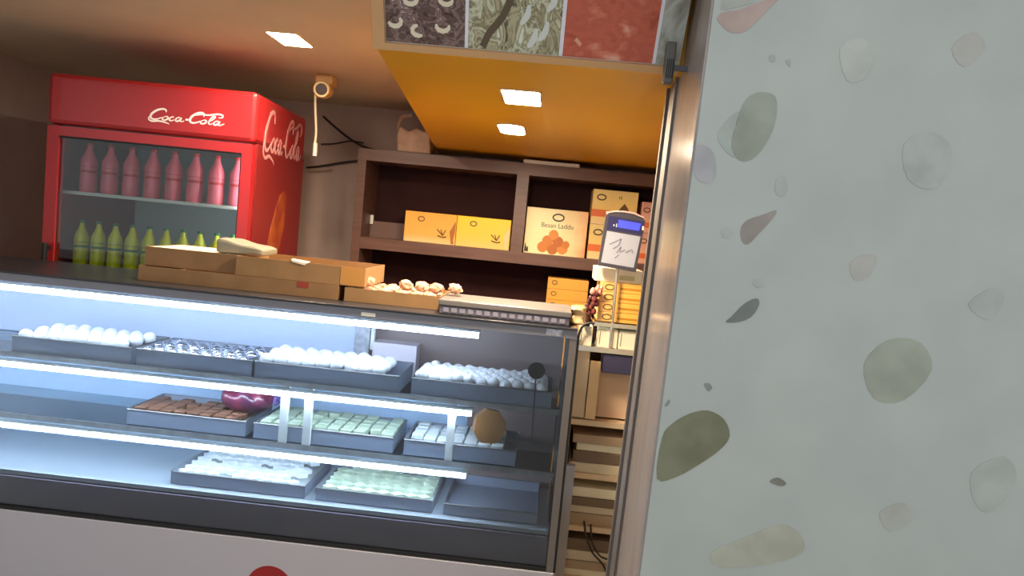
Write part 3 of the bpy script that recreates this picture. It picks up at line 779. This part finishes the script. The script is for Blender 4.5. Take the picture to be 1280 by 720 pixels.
heap(-1.02, -0.492, 'milk_sweet', 'white round sweet in tray left of the tray gap', 'white sweets in left tray', M_milk, 0.0255, 0.003, 1.040)
heap(-0.446, 0.058, 'milk_sweet', 'white round sweet in tray right of the tray gap', 'white sweets in right tray', M_milk, 0.0215, 0.004, 1.040)
heap(-1.93, -1.48, 'milk_sweet', 'white round milk sweet in the far left upper tray', 'white sweets in far left tray', M_milk, 0.0255, 0.003, 1.034)
M_foil = mat('silver_foil', (214, 216, 228), 0.25, 0.9, bump=0.6, scale=60)
heap(-1.46, -1.03, 'foil_sweet', 'silver foil wrapped sweet in tray on the upper shelf', 'foil sweets in upper tray', M_foil, 0.022, 0.003, 1.022)

# small carton inside the upper tier
tag(MB().box(-0.664, -0.486, 2.965, 3.055, 0.9715, 1.10, 0.003).build('pale_carton', mat('pale_pink_card', (214, 200, 206), 0.5), None, (-0.58, 3.0, 0.9715)), 'pale pinkish carton behind the white sweets inside the counter', 'box')
# red cellophane packets, second tier
r_ = MB()
r_.ball((0, 0, 0.052), 0.09, 4, 0.0, (1.15, 0.75, 0.58))
for v in r_.bm.verts:
    n = math.sin(v.co.x * 70 + v.co.z * 50) * math.cos(v.co.y * 60 + v.co.x * 30)
    v.co *= 1 + 0.09 * n
    v.co.z = max(v.co.z, 0.002)
t = thing('red_sweet_packet', 'red cellophane packet of sweets on the second shelf', 'packet', (-1.10, 2.83, 0.800))
r_.build('packet', mat('red_cellophane', (118, 40, 60), 0.3, rgb2=(70, 28, 56), scale=18, coat=0.2), t)
k_ = MB()
for a in range(7):
    k_.tube([(0.095, 0, 0.06), (0.12 + 0.006 * math.sin(a), 0.02 * math.cos(a * 0.9), 0.06 + 0.02 * math.sin(a * 0.9))], [0.004, 0.009], 6)
k_.build('twisted_end', mat('violet_cellophane', (110, 90, 150), 0.2), t)

# barfi pieces in the lower trays
def slab_tray(label, x0, x1, z0, colour, diamond, group, slabel, rows=5, h=0.055, y0=2.70, y1=2.965, kind='barfi_piece', top=None):
    tray(label, x0, x1, y0, y1, z0, h)
    s = 0.044
    nx = int((x1 - x0 - 0.02) / (s * 1.12))
    mb = MB()
    if diamond:
        mb.prism([(-s * 0.62, 0, 0), (0, -s * 0.5, 0), (s * 0.62, 0, 0), (0, s * 0.5, 0)], (0, 0, 0.016))
    else:
        mb.box(-s / 2, s / 2, -s / 2, s / 2, 0, 0.024, 0.003)
    p = tag(mb.build(kind, colour), slabel, 'sweet', group)
    first = True
    for j in range(rows):
        for i in range(nx):
            if random.random() < 0.12: continue
            o = p if first else p.copy()
            if not first: COL.objects.link(o)
            first = False
            o['label'] = slabel + ', ' + (ROWS[j] if j < rows - 1 else 'back row')
            o.location = (x0 + 0.012 + s * 0.62 + i * s * 1.14, y0 + 0.035 + j * s * 1.14, z0 + (h - 0.016))
            o.rotation_euler = (random.uniform(-.05, .05), random.uniform(-.05, .05), random.uniform(-.12, .12))
    # paper bed under the pieces
    tag(MB().box(x0 + 0.006, x1 - 0.006, y0 + 0.006, y1 - 0.006, z0 + 0.0035, z0 + h - 0.018).build('paper_bed', mat('grey_paper_bed', (150, 152, 150), 0.7, rgb2=(120, 124, 120), scale=20), None, ((x0 + x1) / 2, y0, z0)), 'grey paper lining under the ' + slabel.split(' in ')[0].split(' on ')[0] + 's, ' + label.split(', ')[-1], 'lining')
C_gr = mat('pistachio_barfi', (184, 194, 168), 0.6, rgb2=(160, 172, 144), scale=30)
C_wh = mat('silver_barfi', (222, 222, 218), 0.45, rgb2=(196, 200, 198), scale=30)
C_br = mat('brown_barfi', (128, 84, 58), 0.6, rgb2=(100, 62, 44), scale=30)
Z2 = 0.7435
slab_tray('grey tray of green barfi, middle shelf below the white supports', -1.02, -0.50, Z2, C_gr, False, 'green barfi on middle shelf', 'green barfi square in middle shelf tray', 5)
slab_tray('grey tray of silver barfi, middle shelf beside the octagonal box', -0.46, -0.05, Z2, C_wh, False, 'silver barfi on middle shelf', 'silver topped barfi square in middle shelf tray', 5)
slab_tray('grey tray of brown barfi, middle shelf under the red packet', -1.50, -1.05, Z2, C_br, False, 'brown barfi on middle shelf', 'brown barfi square in middle shelf tray', 4)
slab_tray('grey tray of pale diamond sweets, lower deck left', -1.30, -0.80, 0.552, C_wh, True, 'diamond sweets in left deck tray', 'pale diamond shaped sweet in left lower tray', 6, 0.045, 2.66, 3.0)
slab_tray('grey tray of greenish diamond sweets, lower deck middle', -0.76, -0.33, 0.552, C_gr, True, 'diamond sweets in middle deck tray', 'greenish diamond shaped sweet in middle lower tray', 6, 0.045, 2.66, 3.0)
tray('empty grey tray on the lower deck near counter corner', -0.29, 0.05, 2.66, 3.0, 0.552, 0.04)

# octagonal amber sweet box
t = thing('octagonal_box', 'amber octagonal sweet box propped on the middle shelf', 'box', (-0.16, 2.74, 0.8035))
pts = [(0.060 * math.cos(PI / 8 + k * PI / 4) / math.cos(PI / 8) * 0.95, 0.0, 0.062 + 0.062 / math.cos(PI / 8) * math.sin(PI / 8 + k * PI / 4)) for k in range(8)]
MB().prism(pts, (0, 0.05, 0)).build('box', mat('amber_card', (150, 102, 56), 0.5, rgb2=(132, 90, 50), scale=10), t)
MB().prism([(x * 0.8, -0.002, 0.062 + (z - 0.062) * 0.8) for x, y, z in pts], (0, 0.002, 0)).build('lid_panel', mat('amber_card_lid', (142, 98, 54), 0.5), t)
t.rotation_euler = (-0.10, 0.12, 0.25)
# suction hook on the inside of the glass
t = thing('suction_hook', 'dark round suction disc with thin hanging rod inside the glass', 'hook', (-0.005, 2.612, 1.115))
MB().tube([(-0.005, 2.609, 1.118), (-0.005, 2.616, 1.118)], [0.030, 0.026], 22).build('disc', mat('dark_disc', (66, 52, 54), 0.5), t, (-0.005, 2.612, 1.115))
MB().tube([(-0.005, 2.616, 1.09), (0.002, 2.616, 0.86)], 0.0028, 6).build('rod', M_darksteel, t, (-0.005, 2.612, 1.115))
# steel bowl on the counter floor
t = thing('steel_bowl', 'small steel bowl on the counter floor near corner', 'bowl', (0.0, 2.75, 0.4185))
MB().lathe([(0.05, 0.0), (0.07, 0.02), (0.082, 0.06), (0.086, 0.085), (0.082, 0.085), (0.078, 0.06), (0.066, 0.022), (0.0, 0.006)], 0, 0, 24, caps=False).build('bowl', M_steel, t)
MB().lathe([(0.084, 0.084), (0.089, 0.086), (0.089, 0.09), (0.084, 0.092)], 0, 0, 24, caps=False).build('rim', M_steel, t)

# ------------------------------------------------------------------ things on top of the counter
def open_carton(name, label, x0, x1, y0, y1, z0, z1, m, wall=0.004, fill=True, flaps=True, rot=0):
    org = ((x0 + x1) / 2, (y0 + y1) / 2, z0)
    t = thing(name, label, 'box', org, rot)
    MB().box(x0, x1, y0, y1, z0, z0 + wall).build('bottom', m, t, org)
    MB().box(x0, x1, y0, y0 + wall, z0 + wall, z1).build('front_side', m, t, org)
    MB().box(x0, x1, y1 - wall, y1, z0 + wall, z1).build('back_side', m, t, org)
    MB().box(x0, x0 + wall, y0 + wall, y1 - wall, z0 + wall, z1).build('end', m, t, org)
    MB().box(x1 - wall, x1, y0 + wall, y1 - wall, z0 + wall, z1).build('end', m, t, org)
    return t
T = CT + 0.0005
lower = open_carton('cardboard_tray', 'long lower cardboard tray on the counter top', -1.50, -0.752, 2.72, 3.08, T, 1.334, M_kraft2)
MB().box(-0.905, -0.862, 2.7188, 2.72, 1.312, 1.333).build('red_tape', mat('red_tape', (150, 50, 30), 0.5), lower, lower.location)
upper = open_carton('cardboard_tray', 'upper cardboard tray stacked on the long lower one', -1.14, -0.66, 2.73, 3.05, 1.3345, 1.404, M_kraft)
MB().box(-0.75, -0.662, 2.7286, 2.73, 1.337, 1.402).build('orange_end_print', mat('orange_end', (184, 128, 60), 0.6), upper, upper.location)
MB().hexa([(-0.93, 2.726, 1.402), (-0.885, 2.726, 1.394), (-0.88, 2.745, 1.399), (-0.93, 2.745, 1.405), (-0.935, 2.726, 1.410), (-0.875, 2.726, 1.403), (-0.87, 2.745, 1.408), (-0.935, 2.745, 1.413)]).build('torn_flap', M_offw, upper, upper.location)
third = open_carton('cardboard_tray', 'smaller cardboard tray filled with sweets beside the grey plastic box', -0.728, -0.376, 2.72, 3.0, T, 1.330, M_kraft)
M_peda = mat('peach_sweet', (212, 170, 142), 0.6, rgb2=(186, 140, 110), scale=40, bump=0.3)
prot = None
spots = []
for i in range(6):
    for j in range(3):
        spots.append((-0.695 + i * 0.055 + random.uniform(-.008, .008), 2.765 + j * 0.075 + random.uniform(-.01, .01), 1.318 + random.uniform(-.002, .004)))
for x in (-0.665, -0.52, -0.46, -0.405):
    spots.append((x, 2.80 + random.uniform(-.01, .01), 1.352))
for s in spots:
    if prot is None:
        prot = tag(MB().ball((0, 0, 0), 0.026, 3, 0.16, (1.05, 1.0, 0.72)).build('peach_sweet', M_peda), 'lumpy peach coloured sweet in the smaller cardboard tray', 'sweet', 'peach sweets on counter top')
        o = prot
    else:
        o = prot.copy(); COL.objects.link(o)
    o.location = s; o.rotation_euler = (random.uniform(-.4, .4), random.uniform(-.4, .4), random.uniform(0, 6))
o = prot.copy(); COL.objects.link(o); o.location = (-0.335, 2.80, 1.357); o['label'] = 'single peach coloured sweet lying on the grey plastic box'
# pale wrapped packet at left
p_ = MB().box(-1.245, -1.065, 2.78, 2.95, 1.405, 1.462, 0.014)
bmesh.ops.subdivide_edges(p_.bm, edges=p_.bm.edges[:], cuts=6, use_grid_fill=True)
for v in p_.bm.verts:
    if v.co.z > 1.41: v.co += Vector((0, 0, 0.002 * math.sin(v.co.x * 60 + v.co.y * 40) - 0.16 * (v.co.x + 1.245) * (v.co.z - 1.41) / 0.052))
p_.smooth = True
p_.build('w', mat('pale_wrapping', (150, 138, 120), 0.5, rgb2=(136, 134, 114), scale=12), None, (-1.15, 2.86, 1.405)).name = 'wrapped_packet'
tag(bpy.data.objects['wrapped_packet'], 'pale wrapped packet on cardboard tray in front of cooler', 'packet')
sup = open_carton('cardboard_tray', 'cardboard tray at left supporting pale packets', -1.50, -1.147, 2.76, 3.05, 1.3345, 1.4045, M_kraft2)
MB().box(-1.496, -1.151, 2.764, 3.046, 1.339, 1.4035).build('filling', M_offw, sup, sup.location)
# grey plastic box
t = thing('plastic_box', 'long grey translucent plastic sweet box with ribbed front', 'box', (-0.14, 2.75, T))
o = (-0.14, 2.75, T)
M_gbox = mat('grey_plastic', (108, 102, 108), 0.3, rgb2=(94, 88, 96), scale=12, coat=0.2)
MB().box(-0.365, 0.092, 2.63, 2.89, T, 1.309, 0.003).build('body', M_gbox, t, o)
MB().box(-0.37, 0.097, 2.625, 2.895, 1.3095, 1.331, 0.004).build('lid', mat('pale_plastic_lid', (106, 100, 97), 0.35), t, o)
M_rib = mat('violet_grey_rib', (140, 134, 150), 0.35)
for k in range(15):
    x = -0.352 + k * 0.0292
    MB().box(x, x + 0.02, 2.6275, 2.6305, 1.288, 1.304, 0.001).build('rib', M_rib, t, o)
# gold foil packet at the counter corner
p_ = MB().box(0.098, 0.148, 2.70, 2.80, T, 1.345, 0.01)
bmesh.ops.subdivide_edges(p_.bm, edges=p_.bm.edges[:], cuts=3, use_grid_fill=True)
for v in p_.bm.verts:
    v.co.x += 0.006 * math.sin(v.co.z * 160 + v.co.y * 90); v.co.y += 0.006 * math.cos(v.co.z * 120)
p_.smooth = True
tag(p_.build('foil_packet', mat('gold_wrap', (214, 170, 104), 0.3, 0.4, rgb2=(236, 206, 160), scale=30, bump=0.4), None, (0.12, 2.75, T)), 'small crumpled gold packet at the counter corner', 'packet')

# ------------------------------------------------------------------ cash desk in the gap right of the counter
DY = 2.9
do = (0.35, DY, 0)
dk = thing('cash_desk', 'beige cash desk with glass top and open shelves', 'desk', do)
M_beige = mat('beige_laminate', (228, 198, 156), 0.5, rgb2=(220, 188, 146), scale=5)
M_tan = mat('tan_laminate', (214, 178, 144), 0.5)
M_dslat = mat('dark_gap_wood', (92, 66, 44), 0.6)
D0, D1 = 0.135, 0.80
MB().box(D0, D1, DY - 0.01, 3.4, 1.168, 1.178).build('top', mat('steel_edge_top', (200, 190, 176), 0.25, 0.6), dk, do)
MB().box(D0, D1, DY - 0.014, DY - 0.0105, 1.162, 1.182).build('top_edge', mat('bright_steel', (225, 215, 200), 0.2, 0.9), dk, do)
MB().box(D0, D0 + 0.012, DY, 3.39, 0.0, 1.167).build('side_panel', M_beige, dk, do)
MB().box(D1 - 0.012, D1, DY, 3.39, 0.0, 1.167).build('side_panel', M_beige, dk, do)
MB().box(D0 + 0.012, D1 - .012, 3.37, 3.39, 0.0, 1.167).build('back_panel', M_tan, dk, do)
MB().box(D0 + .0121, 0.193, DY + 0.002, DY + 0.02, 0.90, 1.166).build('front_board', M_beige, dk, do)
MB().box(0.197, 0.236, DY - 0.006, DY + 0.012, 0.90, 1.125).build('front_board', mat('pale_beige', (232, 192, 136), 0.5), dk, do)
MB().box(0.24, D1 - .0121, DY + 0.05, DY + 0.065, 0.90, 1.166).build('recessed_panel', M_tan, dk, do)
for z in (0.87, 0.66, 0.45, 0.24, 0.05):
    MB().box(D0 + .0121, D1 - .0121, DY + 0.004, 3.369, z, z + 0.022).build('shelf_board', M_beige, dk, do)
tag(MB().box(0.243, 0.37, DY - 0.008, DY + 0.045, 1.085, 1.158, 0.003).build('cash_box', mat('navy_plastic', (62, 58, 86), 0.45, rgb2=(52, 48, 74), scale=8), None, (0.30, DY + 0.02, 1.085)), 'dark navy box fixed under the cash desk top', 'box')
MB().box(0.134, 0.178, DY - 0.04, DY - 0.012, 0.0, 0.72).build('pale_post', mat('pale_grey_post', (172, 166, 164), 0.5), dk, do)
# flat cartons on the desk shelves
M_flatc = [mat('sand_card', (216, 198, 164), 0.6), mat('tan_card', (176, 148, 116), 0.6), mat('cream_board', (240, 226, 190), 0.6), mat('umber_card', (120, 98, 76), 0.6)]
lv = {0.87: None}
nm = ['top', 'second', 'third', 'fourth']
for si, z in enumerate((0.66, 0.45, 0.24, 0.05)):
    zz = z + 0.0225
    for k in range(4):
        h = (0.038, 0.045, 0.03, 0.034)[(k + si) % 4]
        xo = 0.006 * ((k * 7 + si * 3) % 5)
        tag(MB().box(0.155 + xo, 0.50 + xo, DY + 0.012 + 0.006 * ((k + si) % 3), 3.25, zz, zz + h, 0.002).build('flat_carton', M_flatc[(k * 3 + si) % 4], None, (0.33, DY + 0.1, zz)),
            'flat carton on the %s cash desk shelf, %s of its pile' % (('uppermost', 'second', 'third', 'lowest')[si], ('bottom', 'second from bottom', 'third from bottom', 'top')[k]), 'box', 'cartons under the cash desk')
        zz += h + 0.0006
# riser shelf standing on the desk, white cartons under it
rs = thing('desk_riser', 'glass riser shelf with steel edge standing on cash desk', 'shelf', (0.35, DY, 1.178))
ro = (0.35, DY, 1.178)
MB().box(0.195, 0.72, DY + 0.005, 3.2, 1.2645, 1.272).build('glass_shelf', M_shelfg, rs, ro)
MB().box(0.195, 0.72, DY, DY + 0.0045, 1.260, 1.276).build('steel_edge', mat('bright_steel', (225, 215, 200), 0.2, 0.9), rs, ro)
for x in (0.20, 0.70):
    MB().box(x, x + 0.01, 3.17, 3.18, 1.179, 1.2645).box(x, x + 0.01, DY + 0.09, DY + 0.1, 1.179, 1.2645).build('support', M_black, rs, ro)
MB().box(0.212, 0.69, DY + 0.16, DY + 0.165, 1.18, 1.2635).build('dark_backing', M_black, rs, ro)
for k, (x0, x1, lab) in enumerate(((0.143, 0.194, 'narrow cream carton on cash desk beside the black handle'), (0.2145, 0.292, 'cream carton under the riser shelf, left one'), (0.296, 0.40, 'cream carton under the riser shelf, right one'))):
    b = tag(MB().box(x0, x1, DY + 0.012, DY + 0.088, 1.1785, (1.2555, 1.252, 1.248)[k], 0.003).build('cream_carton', M_offw, None, ((x0 + x1) / 2, DY + 0.05, 1.1785)), lab, 'box')
    MB().box(x0 + 0.008, x0 + 0.010, DY + 0.011, DY + 0.012, 1.19, 1.24).build('flap_line', M_inkd, b, b.location)
# stacked orange boxes with a cream box on top
G_os = gradient_mat('desk_box_print', [(0, (244, 190, 120)), (0.4, (250, 190, 90)), (1, (246, 172, 56))], 0, -0.1, 0.1)
for k in range(4):
    z0 = 1.2765 + k * 0.0385
    b = carton('flat_sweet_box', 'flat orange sweet box on the riser shelf, %s' % ('lowest of four', 'second from below', 'third from below', 'uppermost of four')[k], 0.205, 0.41, 2.935, 3.13, z0, z0 + 0.038, G_os, 'orange boxes on the riser')
    ring(MB(), 0.243, z0 + 0.019, 0.017, 0.010, 0.0045, 2.935).build('logo_ring', M_ink, b, b.location)
    MB().box(0.283, 0.372, 2.9342, 2.935, z0 + 0.013, z0 + 0.021).build('printed_line', mat('amber_line', (200, 130, 20), 0.5), b, b.location)
b = tag(MB().box(0.182, 0.365, 2.945, 3.12, 1.4306, 1.484, 0.003).build('cream_box', M_offw, None, (0.27, 3.0, 1.4306)), 'cream box on top of the orange boxes under the display', 'box')
MB().box(0.275, 0.335, 2.9442, 2.945, 1.442, 1.46).build('printed_patch', mat('olive_patch', (196, 186, 140), 0.5), b, b.location)
# payment / weight display
t = thing('display_terminal', 'dark framed customer display with blue screen and white panel', 'device', (0.26, 2.9, 1.178))
o = (0.26, 2.9, 1.178)
dpts = [(0.186, 1.492), (0.330, 1.480), (0.345, 1.672), (0.335, 1.686), (0.30, 1.697), (0.265, 1.70), (0.23, 1.698), (0.205, 1.692), (0.196, 1.68)]
MB().prism([(x, 2.885, z) for x, z in dpts], (0, 0.028, 0)).build('housing', mat('slate_housing', (66, 62, 70), 0.4), t, o)
MB().prism([(x, 2.885, z) for x, z in ((0.199, 1.688), (0.23, 1.695), (0.265, 1.697), (0.30, 1.694), (0.337, 1.683), (0.338, 1.69), (0.30, 1.703), (0.265, 1.706), (0.23, 1.704), (0.197, 1.697))], (0, 0.03, 0)).build('top_trim', mat('rosy_trim', (216, 178, 168), 0.35), t, o)
MB().prism([(x, 2.885, z) for x, z in ((0.204, 1.63), (0.336, 1.622), (0.339, 1.672), (0.206, 1.682))], (0, -0.001, 0)).build('header_panel', mat('navy_header', (44, 42, 84), 0.3), t, o)
MB().prism([(x, 2.884, z) for x, z in ((0.243, 1.642), (0.325, 1.636), (0.330, 1.664), (0.245, 1.671))], (0, -0.0012, 0)).build('blue_screen', mat('blue_screen', (62, 70, 214), 0.3, emit=0.5), t, o)
MB().box(0.227, 0.232, 2.8825, 2.884, 1.645, 1.651).box(0.2375, 0.2405, 2.8825, 2.884, 1.642, 1.655).build('lettering', M_white, t, o)
wp = MB().prism([(x, 2.885, z) for x, z in ((0.196, 1.505), (0.320, 1.496), (0.333, 1.615), (0.206, 1.625))], (0, -0.001, 0)).build('white_panel', mat('display_white', (168, 170, 182), 0.4), t, o)
sk = MB()
for pts in ([(0.22, 1.575), (0.25, 1.592), (0.262, 1.60)], [(0.262, 1.60), (0.255, 1.575), (0.235, 1.56)], [(0.25, 1.545), (0.265, 1.57), (0.262, 1.55), (0.28, 1.56)], [(0.285, 1.55), (0.305, 1.562), (0.31, 1.55)], [(0.245, 1.525), (0.26, 1.54)]):
    sk.ribbon(smooth_path(pts, 4), 0.005, lambda u, v, d: (u, 2.884 - d, v), 0.0008)
sk.build('printed_scribble', mat('grey_scribble', (130, 132, 142), 0.5), t, o)
MB().box(0.335, 0.342, 2.8835, 2.885, 1.64, 1.655).build('button', M_white, t, o)
MB().tube([(0.265, 2.905, 1.1785), (0.262, 2.907, 1.495)], 0.006, 10).build('pole', mat('bright_steel', (225, 215, 200), 0.2, 0.9), t, o)
# dark red flower bunch by the boxes
t = thing('flower_bunch', 'small bunch of dark red and pink flowers beside the orange boxes', 'flowers', (0.185, 2.905, 1.256))
o = (0.185, 2.905, 1.256)
fm = [mat('dark_red_petal', (110, 46, 46), 0.6), mat('pink_petal', (226, 150, 130), 0.6), mat('brown_petal', (84, 44, 40), 0.6)]
random.seed(11)
for k in range(22):
    z = 1.30 + (k % 11) * 0.011 + random.uniform(-.004, .004)
    x = 0.172 + 0.016 * math.sin(k * 2.1) + (z - 1.30) * 0.22
    y = 2.905 + 0.013 * math.cos(k * 2.7)
    MB().ball((x, y, z), random.uniform(0.0075, 0.012), 2, 0.25).build('blossom', fm[1] if (k % 11) > 7 else fm[k % 3 if k % 3 != 1 else 0], t, o)
MB().lathe([(0.012, 0.0), (0.014, 0.01), (0.011, 0.035), (0.015, 0.045)], 0.168, 2.905, 14, 1.256).build('holder', mat('dark_holder', (70, 40, 40), 0.5), t, o)
tag(MB().tube(smooth_path([(0.196, 2.885, 1.272), (0.170, 2.885, 1.268), (0.152, 2.885, 1.255), (0.142, 2.885, 1.225), (0.138, 2.885, 1.1835)], 5), 0.005).build('black_handle', M_black, None, (0.16, 2.885, 1.2)), 'curved black wire handle at the left of the cash desk', 'handle')

# loose cables low in front of the cash desk
for lab, pts in (('thin dark cable looping down in front of lowest cartons, left one', [(0.235, 2.884, 0.50), (0.25, 2.882, 0.44), (0.28, 2.882, 0.38), (0.33, 2.882, 0.33), (0.36, 2.882, 0.25)]),
                 ('thin dark cable looping down in front of lowest cartons, right one', [(0.262, 2.884, 0.49), (0.275, 2.882, 0.42), (0.31, 2.882, 0.37), (0.36, 2.882, 0.35), (0.41, 2.882, 0.28)])):
    tag(MB().tube(smooth_path(pts + [(pts[-1][0] + 0.02, 2.882, 0.1), (pts[-1][0] + 0.03, 2.87, 0.005)], 5), 0.004, 6).build('floor_cable', M_wire, None, (0.3, 2.88, 0.0)), lab, 'cable')
